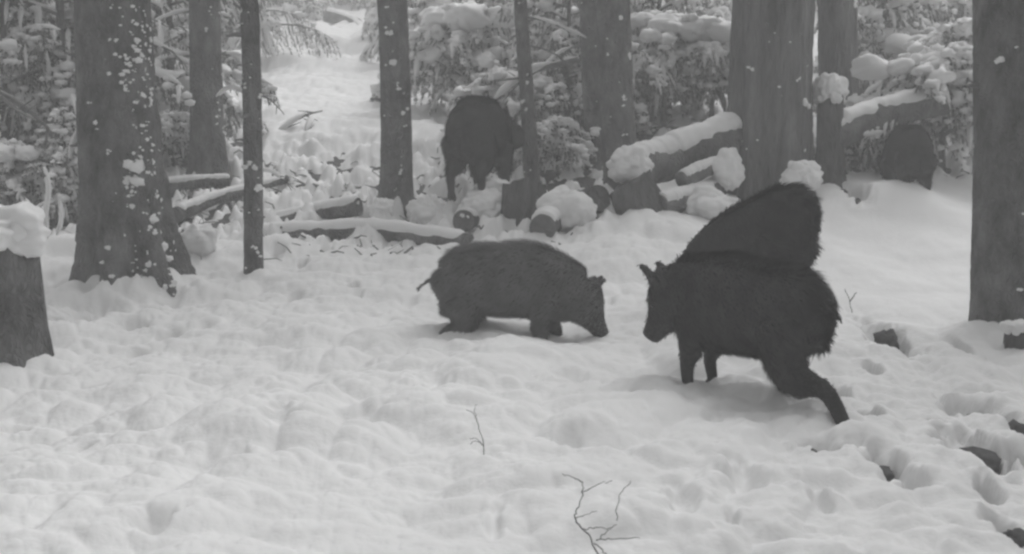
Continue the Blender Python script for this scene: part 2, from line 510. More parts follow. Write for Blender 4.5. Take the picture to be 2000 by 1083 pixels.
def dead_branch(WD, SN, p0, az, L, elev, r, rg, snow=.5, droop=.12, sub=3):
    d = np.array([math.cos(az) * math.cos(elev), math.sin(az) * math.cos(elev), math.sin(elev)])
    pts = [np.array(p0, float)]
    for k in range(7):
        d = d + rg.normal(size=3) * .12 + np.array([0, 0, -droop]); d /= np.linalg.norm(d)
        pts.append(pts[-1] + d * L / 7)
    pts = np.array(pts)
    WD.add(*tube(pts, np.linspace(r, r * .3, 8), 6))
    if snow and rg.random() < snow:
        a = int(rg.integers(0, 3)); b = int(rg.integers(5, 9))
        seg = pts[a:b] + np.array([0, 0, r * .9])
        R = np.full(len(seg), r * 1.3 + .008); R[0] *= .4; R[-1] *= .4
        SN.add(*tube(seg, R, 7, .5, int(rg.integers(900)), 14, .8))
    for k in range(sub):
        i = int(rg.integers(2, 7))
        ax = pts[i] - pts[i - 1]; ax /= np.linalg.norm(ax)
        dd = ax + rg.normal(size=3) * .7; dd /= np.linalg.norm(dd)
        l2 = L * rg.uniform(.2, .4)
        q = np.array([pts[i] + dd * l2 * t + np.array([0, 0, -.05 * l2 * t * t]) for t in np.linspace(0, 1, 4)])
        WD.add(*tube(q, np.linspace(r * .45, r * .15, 4), 4))
    return pts

# one tall crown, far above the picture, shared by the big trees
def tall_crown():
    rg = np.random.default_rng(5)
    ND, WD, SN = MB(), MB(), MB()
    for k in range(22):
        h = 3.8 + 5.8 * (k / 22)
        L = 1.75 * (1 - (h - 3.6) / 7.2)
        frond(ND, WD, SN, (0, 0, h), k * 2.4 + rg.normal() * .3, L, .0, rg, .35, .3, k, .6, .5)
    return ND.mesh('crown', 'needles'), WD.mesh('limbs', 'twig'), SN.mesh('snow_load', 'snow')
TALL = tall_crown()

_sp = np.array([(-.03, 0, 0), (.02, 0, .004), (.05, .004, .008), (.085, .006, .004), (.10, .006, .006)])
STUB = mesh_from('branch_stub', *tube(_sp, [.022, .016, .012, .011, .006], 8, .35, 3, 40), 'twig')
PI = math.pi
def big_tree(label, bpx, bpy_, wpx, tpx, wtop=None, sides=32, ridge=.10, flare=.45, roots=5, mat='bark', furrow=0, seed=0, Y=None,
             group=None, snow=None, height=9.5, dead=(), name='spruce_tree', crown=True, cat='tree'):
    p = on(bpx, bpy_) if Y is None else at(bpx, bpy_, Y)
    p.z = gz(p.x, p.y) - .12 if Y is None else p.z - .12
    Yd = p.y
    top = at(tpx, 0, Yd)
    lean = (top.x - p.x) / (top.z - p.z)
    r0 = wpx / 2 * Yd / FPX
    r1 = (wtop or wpx * .94) / 2 * Yd / FPX
    tap = (r0 - r1) / max(top.z - p.z, .5)
    zs = np.concatenate([np.linspace(0, 3.2, 190 if sides > 22 else 70), np.linspace(3.3, height, 16)])
    sides = int(sides * 1.9) if sides > 22 else sides
    rg = np.random.default_rng(seed + 100)
    Pth = np.stack([lean * zs + .012 * np.sin(zs * 1.9 + seed), .01 * np.sin(zs * 1.3 + seed * 2), zs], 1)
    R = np.maximum(r0 - tap * zs, 0) * np.clip((height + .3 - zs) / (height - 3), .04, 1)
    t = thing(name, label, cat, p, group)
    V, me = trunk_mesh(Pth, R, sides, ridge, flare, roots, seed, mat, furrow)
    obj('trunk', me, t)
    if snow:
        az0, spread, h0, h1, cnt, size = snow
        snow_on_trunk(V, az0, spread, h0, h1, cnt, size, seed, None).build('snow_patches', 'snow', t, 'stuff')
    if dead:
        for (h, az, L, el) in dead:
            i = int(np.argmin(abs(zs - h)))
            WD, SN = MB(), MB()
            dead_branch(WD, SN, Pth[i], az, L, el, .006 + L * .008, rg, .8)
            br = WD.build('dead_branch', 'twig', t)
            if SN.V: SN.build('branch_snow', 'snow', br)
    if sides > 22:
        for k in range(int(rg.integers(3, 7))):
            i = int(rg.integers(30, 150)); az = rg.uniform(PI, 2 * PI)
            st = obj('branch_stub', STUB, t)
            st.location = Pth[i] + R[i] * .9 * np.array([math.cos(az), math.sin(az), 0])
            q = rg.uniform(.5, 1.1); st.scale = (q, q, q); st.rotation_euler = (rg.normal() * .2, rg.uniform(-.5, .2), az)
    if crown:
        s = height / 9.5
        for me_, nm, kd in zip(TALL, ('crown', 'limbs', 'snow_load'), ('stuff', 'stuff', 'stuff')):
            c = obj(nm, me_, t, kd); c.scale = (s, s, s); c.rotation_euler = (0, math.atan(lean) * .9, seed)
    return t

PI = math.pi
big_tree('thick spruce trunk with snow specks down its right side, foreground left', 258, 545, 156, 216, 136, 56, .06, .58, 7, seed=3,
         snow=(-.6, .45, .12, 2.3, 230, .025), dead=[(1.3, 2.9, .5, -.1), (1.75, .2, .5, .1)])
big_tree('dark spruce trunk behind, between the thick left trunk and the thin pole', 412, 338, 62, 398, 58, 32, .08, .7, 5, seed=4,
         snow=(-.5, .7, .3, 2.3, 22, .022), dead=[(1.6, PI, .9, .2), (1.2, 3.0, .7, .15), (1.9, .1, .6, .05)])
big_tree('thin pole-like young spruce trunk with snow tufts left of centre', 500, 538, 37, 484, 35, 24, .10, .30, 4, seed=5, height=7,
         snow=(-1.3, .9, .1, 1.9, 20, .024), dead=[(1.35, PI - .3, .35, .35), (1.37, .1, .25, .1), (.9, .2, .3, .0)])
big_tree('straight spruce trunk with small snow scars left of the rear boar', 774, 412, 62, 766, 56, 32, .07, .55, 5, seed=6,
         snow=(-1.4, .5, .3, 2.0, 20, .022))
big_tree('slim leaning spruce trunk in front of the rear boar\'s head', 1038, 356, 31, 1018, 25, 24, .09, .25, 4, seed=7, height=7,
         snow=(-1.5, .8, .1, 1.9, 10, .02), dead=[(1.35, .1, .55, -.1), (1.6, -.2, .7, .05)])
big_tree('medium spruce trunk right of centre rising behind the log pile', 1212, 388, 64, 1200, 64, 32, .07, .22, 5, seed=8, Y=9.2,
         snow=(-1.2, .7, .4, 2.0, 18, .024))
big_tree('dark spruce trunk pressed close behind the left edge of a medium trunk', 1166, 318, 36, 1152, 38, 24, .08, .25, 5, seed=9,
         snow=(-1.4, .7, .4, 2.0, 10, .024), dead=[(1.25, PI + .2, .6, -.05)])
big_tree('widest trunk with deep furrowed bark standing behind the two right boars', 1502, 372, 150, 1508, 152, 72, .06, .22, 6, 'bark_rough', .10, seed=10,
         snow=(-1.5, .8, .2, 2.2, 26, .032))
big_tree('dark trunk just right of the widest furrowed trunk, upper right', 1645, 290, 72, 1632, 76, 32, .08, .3, 5, 'bark_rough', .05, seed=11,
         snow=(-1.2, .7, .6, 2.5, 12, .03))
big_tree('plain dark trunk cut by the right edge of the picture', 1950, 640, 104, 1966, 118, 40, .05, .10, 4, seed=12,
         snow=(-1.6, .7, .2, 2.0, 12, .022))
# paler trunks farther up the slope
for (bx, by, w, tx, sd, lb) in [
        (822, 88, 42, 822, 21, 'pale frosted trunk far up the slope right of the scarred trunk'),
        (880, 75, 66, 886, 22, 'broad grey trunk far up the slope above the rear boar'),
        (318, 200, 26, 306, 23, 'thin grey trunk on the slope right of the thick left trunk'),
        (66, 190, 60, 52, 24, 'hazy trunk far behind at the upper left edge'),
        (960, 60, 30, 958, 25, 'thin hazy trunk far up the slope left of the slim leaning trunk'),
        (1330, 62, 34, 1326, 26, 'thin hazy trunk far up the slope left of the widest trunk'),
        (1775, 120, 50, 1778, 27, 'hazy trunk on the far slope at the upper right'),
        (1865, 150, 44, 1870, 28, 'hazy slender trunk beside the dark right edge trunk'),
        (610, 48, 36, 612, 29, 'thin hazy trunk at the top behind the drooping spruce boughs'),
        (1100, 90, 30, 1096, 30, 'thin hazy trunk far up the slope between the slim and medium trunks')]:
    big_tree(lb, bx, by, w, tx, w * .92, 20, .08, .3, 5, seed=sd, group='hazy trunks on the far slope',
             snow=(-1.5, 1.0, .2, 3.5, 40, .06), height=9, crown=by > 110)

# ------------------------------------------------------------------ snow-laden young spruces and bent brush
def snowy_spruce_parts(seed, H, Lb, n, snow, hang, droop, z0=.25, e0=.15, sector=None, dens=1.0, pads=.6, heaps=0):
    rg = np.random.default_rng(seed)
    ND, WD, SN = MB(), MB(), MB()
    for k in range(n):
        u = (k + rg.random() * .6) / n
        h = z0 + (H - z0) * u
        L = Lb * (1 - u) ** .8 + .12
        az = k * 2.39996 + rg.normal() * .25
        if sector: az = sector[0] + sector[1] * rg.uniform(-1, 1)
        frond(ND, WD, SN, (0, 0, h), az, L * rg.uniform(.75, 1.15), e0 + .5 * u, rg, snow, droop, k, dens, hang, pads)
    for k in range(heaps):
        az = rg.uniform(0, 6.28); rr_ = Lb * .75 * math.sqrt(rg.random()); r_ = rg.uniform(.09, .22)
        SN.add(*fluff((rr_ * math.cos(az), rr_ * math.sin(az), H * .98 - .42 * rr_ * rr_ + rg.normal() * .05), (r_, r_, r_ * rg.uniform(.4, .65)), 3, int(rg.integers(900)), .3))
    zs = np.linspace(-.1, H, 14)
    V, F = tube(np.stack([.02 * np.sin(zs * 2), .02 * np.cos(zs * 1.7), zs], 1), np.linspace(.03 + H * .008, .006, 14), 8, .1, seed)
    T = MB(); T.add(V, F)
    return T.mesh('trunk', 'bark'), ND.mesh('crown', 'needles'), WD.mesh('limbs', 'twig'), SN.mesh('snow_load', 'snow')
SPR = [snowy_spruce_parts(201, 3.0, 1.25, 38, .65, .6, .3, dens=1.5, pads=.8),
       snowy_spruce_parts(202, 2.2, 1.0, 34, .75, .75, .45, dens=1.5, pads=1.2),
       snowy_spruce_parts(203, 4.5, 1.6, 42, .5, .85, .35, .5, dens=1.4, pads=.5),
       snowy_spruce_parts(204, 1.1, 1.0, 30, .9, .95, .8, .35, .55, dens=1.3, pads=2.0, heaps=11)]      # a dome bowed under snow
def spruce(var, px, py, s, rz, label, group=None, Y=None, name='young_spruce', cat='tree', tilt=(0, 0)):
    p = on(px, py) if Y is None else at(px, py, Y)
    t = thing(name, label, cat, (p.x, p.y, gz(p.x, p.y)), group, rz)
    t.scale = (s, s, s)
    t.rotation_euler = (tilt[0], tilt[1], rz)
    for me_, nm, kd in zip(SPR[var], ('trunk', 'crown', 'limbs', 'snow_load'), (None, 'stuff', 'stuff', 'stuff')):
        obj(nm, me_, t, kd)
    return t
g1 = 'snow-laden young spruces on the slope'
spruce(2, 130, 330, .85, .3, 'young spruce with drooping boughs behind the thick left trunk', g1)
spruce(0, 15, 350, .9, 1.3, 'snow-laden young spruce at the left edge above the capped stump', g1)
spruce(2, 60, 205, 1.1, 2.0, 'hazy tall spruce with hanging boughs in the upper left corner', g1)
spruce(0, 340, 270, .9, 4.0, 'snow-laden young spruce between the thick left trunk and the dark one', g1)
spruce(2, 475, 165, .95, 2.6, 'drooping spruce behind the thin pole trunk, its boughs at the top', g1)
spruce(1, 585, 70, 1.1, 1.0, 'small snowy spruce at the top above the bright clearing', g1)
spruce(3, 905, 232, 1.15, .4, 'dome of bowed boughs heaped with snow behind the rear boar', g1, name='bowed_spruce')
spruce(3, 850, 165, 1.2, 2.1, 'higher snow-heaped dome behind the bowed boughs', g1, name='bowed_spruce')
spruce(1, 965, 195, 1.05, 2.0, 'small snowy spruce behind the slim leaning trunk', g1)
spruce(0, 1108, 262, .80, .9, 'spruce with long hanging fronds between the slim and medium trunks', g1)
spruce(1, 1075, 170, 1.2, 3.0, 'snowy spruce behind the one with long hanging fronds', g1)
spruce(3, 1300, 240, 1.0, 1.2, 'low snowy brush behind the snow-covered fallen trunk', g1, name='bowed_spruce')
spruce(1, 1285, 215, .9, 2.2, 'scrubby snowy spruce left of the widest trunk', g1)
spruce(1, 1380, 175, .9, 4.2, 'scrubby snowy spruce touching the left side of the widest trunk', g1)
spruce(1, 1720, 215, 1.0, 0.7, 'snowy spruce behind the right fallen log', g1)
spruce(3, 1840, 330, .95, 2.9, 'low snowy brush right of the farthest boar', g1, name='bowed_spruce')
spruce(3, 1830, 190, 1.2, 1.9, 'low snowy brush far behind the right fallen log', g1, name='bowed_spruce')
spruce(0, 1890, 130, 1.3, 2.9, 'hazy snowy spruce at the upper right beside the edge trunk', g1)
spruce(2, 1560, 60, 1.4, .3, 'tall hazy spruce far behind the widest trunk', g1)
for (px, py, v, sc, rz, lb) in [
        (20, 420, 3, .55, .5, 'small snow-heaped brush just above the capped edge stump'), (130, 430, 1, .42, 1.5, 'tiny snowy spruce against the left side of the thick trunk'),
        (110, 290, 3, .9, 2.5, 'snow-heaped brush behind the tiny spruce at the left'), (338, 318, 3, .45, 3.5, 'snow-heaped brush just right of the thick left trunk'),
        (990, 290, 3, .7, 1.9, 'snow-heaped brush right behind the rear boar'),
        (1090, 330, 3, .45, 2.9, 'small snow-heaped brush at the foot of the dark close-set trunk'), (1120, 210, 3, 1.0, 4.4, 'snow-heaped brush up the slope behind the medium trunk'),
        (1250, 180, 3, 1.1, 5.1, 'snow-heaped brush up the slope right of the medium trunk'), (1390, 230, 3, .9, .2, 'snow-heaped brush against the left flank of the widest trunk'),
        (1700, 330, 3, .6, 1.1, 'snow-heaped brush under the right fallen log'), (1880, 260, 3, 1.0, 2.2, 'snow-heaped brush beside the right edge trunk'),
        (1750, 160, 3, 1.2, 3.1, 'snow-heaped brush up the slope above the right fallen log'), (960, 120, 3, 1.4, 4.0, 'snow-heaped brush far up the slope above the rear boar'),
        (820, 105, 3, 1.3, 5.0, 'snow-heaped brush far up right of the scarred trunk'), (1350, 110, 3, 1.3, .7, 'snow-heaped brush far up left of the widest trunk'),
        (400, 130, 3, 1.3, 1.7, 'snow-heaped brush far up behind the dark left trunk'), (150, 140, 3, 1.3, 2.7, 'snow-heaped brush far up behind the thick left trunk')]:
    spruce(v, px, py, sc, rz, lb, 'snow-heaped brush on the slope', name='bowed_spruce')
g2 = 'hazy spruces along the top of the slope'
for (px, py, v, s, rz, lb) in [(200, 60, 2, 1.6, 1, 'far hazy spruce left of the thick trunk top'), (330, 50, 2, 1.5, 2, 'far hazy spruce right of the thick trunk top'),
                               (700, 40, 2, 1.2, 5, 'far hazy spruce at the top left of the scarred trunk'), (780, 30, 0, 1.8, 3, 'far hazy spruce behind the scarred trunk top'),
                               (930, 40, 2, 1.3, 4, 'far hazy spruce above the snow-heaped domes'), (1060, 50, 2, 1.3, 0, 'far hazy spruce right of the slim trunk top'),
                               (1260, 30, 0, 1.7, 1, 'far hazy spruce right of the medium trunk top'), (1400, 25, 2, 1.3, 2, 'far hazy spruce left of the widest trunk top'),
                               (1700, 45, 2, 1.5, 3, 'far hazy spruce right of the dark upper right trunk'), (1820, 55, 2, 1.5, 5, 'far hazy spruce at the top near the right edge trunk'),
                               (500, 30, 2, 1.5, 0, 'far hazy spruce above the drooping boughs at the top')]:
    spruce(v, px, py, s, rz, lb, g2)

# unseen spruces added beside the camera to shade the snow at the edges
g3 = 'unseen spruces added outside the picture to shade its sides'
for k, (x, y, sc) in enumerate([(3.7, 2.4, 1.5), (5.4, 5.2, 1.6), (2.6, -.4, 1.5), (-4.0, 1.8, 1.5), (-4.6, 4.6, 1.5), (-2.6, -2.2, 1.4)]):
    t = spruce(2, 1000, 700, sc, k * 1.3, 'added shade spruce outside the picture ' + ('right of the bottom right clod', 'right of the edge trunk', 'right of where the camera stands', 'left of the foreground snow', 'left of the snow-capped edge stump', 'left of where the camera stands')[k], g3)
    t.location = (x, y, gz(x, y))

# ------------------------------------------------------------------ fallen logs, stumps
def polyline(pts, n=24):
    pts = np.array([list(p) for p in pts], float)
    t = np.linspace(0, len(pts) - 1, n)
    i = np.minimum(t.astype(int), len(pts) - 2); f = t - i
    # Catmull-Rom
    P0 = pts[np.maximum(i - 1, 0)]; P1 = pts[i]; P2 = pts[i + 1]; P3 = pts[np.minimum(i + 2, len(pts) - 1)]
    f = f[:, None]
    return .5 * ((2 * P1) + (-P0 + P2) * f + (2 * P0 - 5 * P1 + 4 * P2 - P3) * f ** 2 + (-P0 + 3 * P1 - 3 * P2 + P3) * f ** 3)
def fallen_log(name, label, pts, r0, r1, snow=1.0, seed=0, sides=20, mat='bark', cat='log', group=None, depth=.8, n=36, sag=0):
    P = polyline(pts, n)
    o = P[0].copy()
    t = thing(name, label, cat, o, group)
    P = P - o
    R = np.linspace(r0, r1, n)
    V, F = tube(P, R, sides, .16, seed, 7, 1.0, False)
    mb = MB(); mb.add(V, F); mb.build('log_bark', mat, t)
    for e, (i, s) in enumerate(((0, 1), (n - 1, -1))):
        ring = V[i * sides:(i + 1) * sides]
        c = ring.mean(0)
        ax = (P[1] - P[0]) if i == 0 else (P[-2] - P[-1])
        ax = ax / np.linalg.norm(ax)
        inner = c + (ring - c) * .55 + ax * (.004 + .012 * vnoise(ring[:, 0] * 30, ring[:, 2] * 30, None, seed))[:, None]
        VV = np.concatenate([ring, inner, [c + ax * .006]])
        FF = [(j, (j + 1) % sides, sides + (j + 1) % sides, sides + j) for j in range(sides)]
        FF += [(sides + j, sides + (j + 1) % sides, 2 * sides) for j in range(sides)]
        m = MB(); m.add(VV, FF); m.build('cut_end', 'wood', t, smooth=False)
    if snow:
        m = MB()
        Q = polyline(pts, n * 2) - o
        RR = np.linspace(r0, r1, n * 2)
        rg = np.random.default_rng(seed)
        w = 1 + .15 * fbm(np.arange(n * 2) * .35, np.full(n * 2, seed * 1.3), None, 2, seed)
        w[:2] *= (.55, .85); w[-2:] *= (.85, .55)
        Q = Q[2:-2]; RR = RR[2:-2]; w = w[2:-2]; w[:3] *= (.45, .75, .92); w[-3:] *= (.92, .75, .45)
        V, F = tube(Q + np.array([0, 0, 1]) * (RR * (.42 + .25 * snow))[:, None], RR * .93 * w, 20, .22, seed + 5, 6, depth * snow)
        m.add(V, F); m.build('snow_cap', 'snow', t)
    return t
def lift(px, py, Y, dz=0):
    p = at(px, py, Y); p.z += dz
    return p
fallen_log('fallen_log', 'long snow-topped log lying across the slope from the thin pole trunk to the middle boar', [lift(480, 466, 8.2), lift(610, 458, 8.25), lift(740, 456, 8.2), lift(915, 480, 7.85)], .072, .08, 1.0, 1)
fallen_log('fallen_log', 'shorter snow-covered log behind the long log, left of the scarred trunk', [lift(520, 432, 8.75), lift(610, 418, 8.7), lift(702, 405, 8.6)], .04, .075, 1.05, 2)
fallen_log('fallen_log', 'round-ended log with its cut face toward the camera in the pile', [lift(1059, 446, 7.9), lift(1085, 425, 8.3), lift(1120, 400, 8.8)], .098, .09, .9, 3, 26)
fallen_log('fallen_log', 'leaning short log whose oval end faces right in the pile', [lift(1172, 388, 8.55), lift(1150, 395, 8.65), lift(1105, 404, 8.85)], .115, .105, .0, 4, 26)
fallen_log('fallen_log', 'low half-buried log under snow left of the pile', [lift(905, 432, 8.25), lift(930, 428, 8.5), lift(990, 412, 8.9)], .085, .08, .75, 5)
fallen_log('fallen_log', 'thick snow-covered fallen trunk propped against the widest trunk', [lift(1212, 345, 8.65), lift(1300, 312, 8.9), lift(1440, 262, 9.15)], .165, .16, .8, 6, 26, depth=.85)
fallen_log('fallen_log', 'thin snow-covered limb under the propped fallen trunk', [lift(1330, 355, 8.6), lift(1375, 332, 8.7), lift(1425, 318, 8.9)], .07, .06, .8, 7)
fallen_log('fallen_log', 'short snowy log stub below the propped fallen trunk', [lift(1285, 405, 8.35), lift(1330, 392, 8.5), lift(1400, 372, 8.8)], .10, .09, .75, 8)
fallen_log('fallen_log', 'snow-covered fallen log above the farthest boar with broken right end', [lift(1618, 268, 9.2), lift(1720, 226, 9.3), lift(1850, 196, 9.4)], .15, .11, .8, 9, 24, depth=.8)
fallen_log('fallen_log', 'thin log just behind the snow at the foot of the dark left trunk', [lift(320, 366, 9.3), lift(380, 357, 9.4), lift(450, 352, 9.6)], .06, .04, 1.0, 10)
fallen_log('fallen_log', 'snow-covered log on the slope behind the thin pole trunk', [lift(345, 420, 8.7), lift(430, 386, 9.1), lift(560, 350, 9.7)], .06, .035, 1.0, 11)
fallen_log('fallen_log', 'dark crooked log at the top right of the clearing above the scarred trunk', [lift(635, 28, 24), lift(690, 45, 24), lift(715, 70, 23.5)], .16, .12, .7, 12)
fallen_log('fallen_log', 'dark snowy log in the gap left of the widest trunk', [lift(1360, 62, 20), lift(1400, 58, 20), lift(1450, 72, 20)], .2, .2, .8, 13)

def stump(label, px, py, wpx, hpx, seed, cap=.6, Y=None, group=None, mat='rotten', lean=0, top_tilt=.2, flare=.25):
    p = on(px, py) if Y is None else at(px, py, Y)
    r = wpx / 2 * p.y / FPX; h = hpx * p.y / FPX
    t = thing('tree_stump', label, 'stump', (p.x, p.y, p.z - .1), group)
    zs = np.linspace(0, h + .1, 14)
    P = np.stack([lean * zs, 0 * zs, zs], 1)
    V, me = trunk_mesh(P, r * (1 - .12 * zs / zs[-1]), 32, .16, flare, 5, seed, mat, .12)
    V[-1, :, 2] += .25 * r * vnoise(np.cos(np.linspace(0, 6.28, 32)) * 2, np.sin(np.linspace(0, 6.28, 32)) * 2, None, seed) + top_tilt * (V[-1, :, 0] - V[-1, :, 0].mean())
    me.vertices.foreach_set('co', V.astype(np.float32).ravel()); me.update()
    obj('stump_wood', me, t)
    m = MB(); c = V[-1].mean(0)
    VV = np.concatenate([V[-1], [c - np.array([0, 0, .02])]])
    m.add(VV, [(j, (j + 1) % 32, 32) for j in range(32)]); m.build('broken_top', 'wood', t)
    if cap:
        m = MB()
        rg = np.random.default_rng(seed)
        m.add(*fluff((c[0], c[1], c[2] + r * cap * .38), (r * 1.0, r * 1.0, r * cap * .9), 5, seed, .3))
        V0, F0 = fluff((0, 0, 0), (1, 1, 1), 3, seed + 3, .25)
        for q in range(6):
            az = rg.uniform(0, 6.28)
            m.add(V0 * r * rg.uniform(.25, .42) + np.array([c[0] + r * .75 * math.cos(az), c[1] + r * .75 * math.sin(az), c[2] + r * cap * rg.uniform(-.1, .6)]), F0)
        m.build('snow_cap', 'snow', t)
    return t, V
_, Vs = stump('dark stump with a tall snow cap at the left edge of the picture', 12, 745, 150, 275, 31, .75, mat='bark', flare=.3, top_tilt=-.35)
stump('dark wedge-shaped stump in the middle of the log pile', 1022, 442, 104, 82, 32, .0, Y=8.45, flare=-.35)
stump('tall dark broken stump with round snow ball beside the widest trunk', 1618, 385, 56, 190, 33, 1.3, Y=9.15, flare=.5)
stump('dark root stump under the left end of the propped fallen trunk', 1278, 446, 96, 88, 34, .0, Y=8.4, flare=.25, lean=-.45, top_tilt=.3)
stump('small stump heaped with snow at the foot of the widest trunk', 1560, 392, 60, 28, 35, 1.1, Y=8.7)
stump('low dark stump cut by the right edge below the edge trunk', 1990, 685, 62, 44, 36, .35, flare=.1)

# heaps of snow lying on the pile
def heap(label, px, py, Y, wpx, hpx, seed, amp=.25):
    p = at(px, py, Y)
    rx = wpx / 2 * Y / FPX; rz = hpx / 2 * Y / FPX
    m = MB()
    rg = np.random.default_rng(seed)
    m.add(*fluff((0, 0, -rz * .25), (rx, rx * .9, rz * 1.15), 5, seed, amp))
    o = m.build('snow_heap', 'snow'); o.location = p
    o['label'] = label; o['category'] = 'snow'; o['group'] = 'snow heaps on the logs and roots'
for h in [('snow heap between the half-buried log and the wedge-shaped stump', 940, 400, 8.5, 90, 70, 1),
          ('snow heap on the round-ended log in the pile', 1110, 405, 8.2, 100, 76, 2),
          ('knobbly snow heap at the right foot of the widest trunk', 1565, 345, 8.75, 76, 60, 4),
          ('snow heap on the left end of the propped fallen trunk', 1232, 318, 8.6, 80, 62, 5),
          ('snow heap against the left foot of the widest trunk', 1420, 325, 8.75, 64, 70, 6),
          ('snow heap left of the scarred trunk foot', 745, 405, 8.45, 50, 36, 7),
          ('snow heap right of the scarred trunk foot', 828, 412, 8.5, 66, 60, 8),
          ('snow heap under the rear boar', 965, 362, 8.65, 66, 30, 9),
          ('snow heap at the right of the thick left trunk foot', 385, 470, 7.4, 80, 70, 10),
          ('snow heap on the left roots of the thick left trunk', 205, 545, 6.85, 90, 50, 11),
          ('snow heap right of the tall left stump', 95, 640, 5.9, 100, 90, 12),
          ('low snow heap against the front of the thick left trunk', 270, 572, 6.75, 120, 34, 14),
          ('snow heap on the right root of the thick left trunk', 345, 545, 6.95, 80, 44, 15),
          ('snow heap beside the log stub under the propped trunk', 1385, 395, 8.5, 120, 60, 13)]:
    heap(*h, amp=.2)

# ------------------------------------------------------------------ wild boars
def loft(mb, pts, ry, rz, sides=20, up=(0, 0, 1)):
    P = np.asarray(pts, float)
    T = np.gradient(P, axis=0); T /= np.linalg.norm(T, axis=1)[:, None]
    U = np.array(up, float)
    S = np.cross(T, U); S /= np.linalg.norm(S, axis=1)[:, None] + 1e-9
    W = np.cross(S, T)
    th = np.linspace(0, 2 * np.pi, sides, endpoint=False)
    V = P[:, None] + np.asarray(ry)[:, None, None] * np.cos(th)[None, :, None] * S[:, None] + np.asarray(rz)[:, None, None] * np.sin(th)[None, :, None] * W[:, None]
    n, k = len(P), sides
    F = [(i * k + j, i * k + (j + 1) % k, (i + 1) * k + (j + 1) % k, (i + 1) * k + j) for i in range(n - 1) for j in range(k)]
    F += [tuple(range(k - 1, -1, -1)), tuple((n - 1) * k + j for j in range(k))]
    mb.add(V.reshape(-1, 3), F)
def resample(pts, vals, n):
    pts = polyline(pts, n)
    vals = [np.interp(np.linspace(0, 1, n), np.linspace(0, 1, len(v)), v) for v in vals]
    return pts, vals
def rot2(p, c, a):
    x, z = p[0] - c[0], p[2] - c[2]
    ca, sa = math.cos(a), math.sin(a)
    return np.array([c[0] + x * ca - z * sa, p[1], c[2] + x * sa + z * ca])

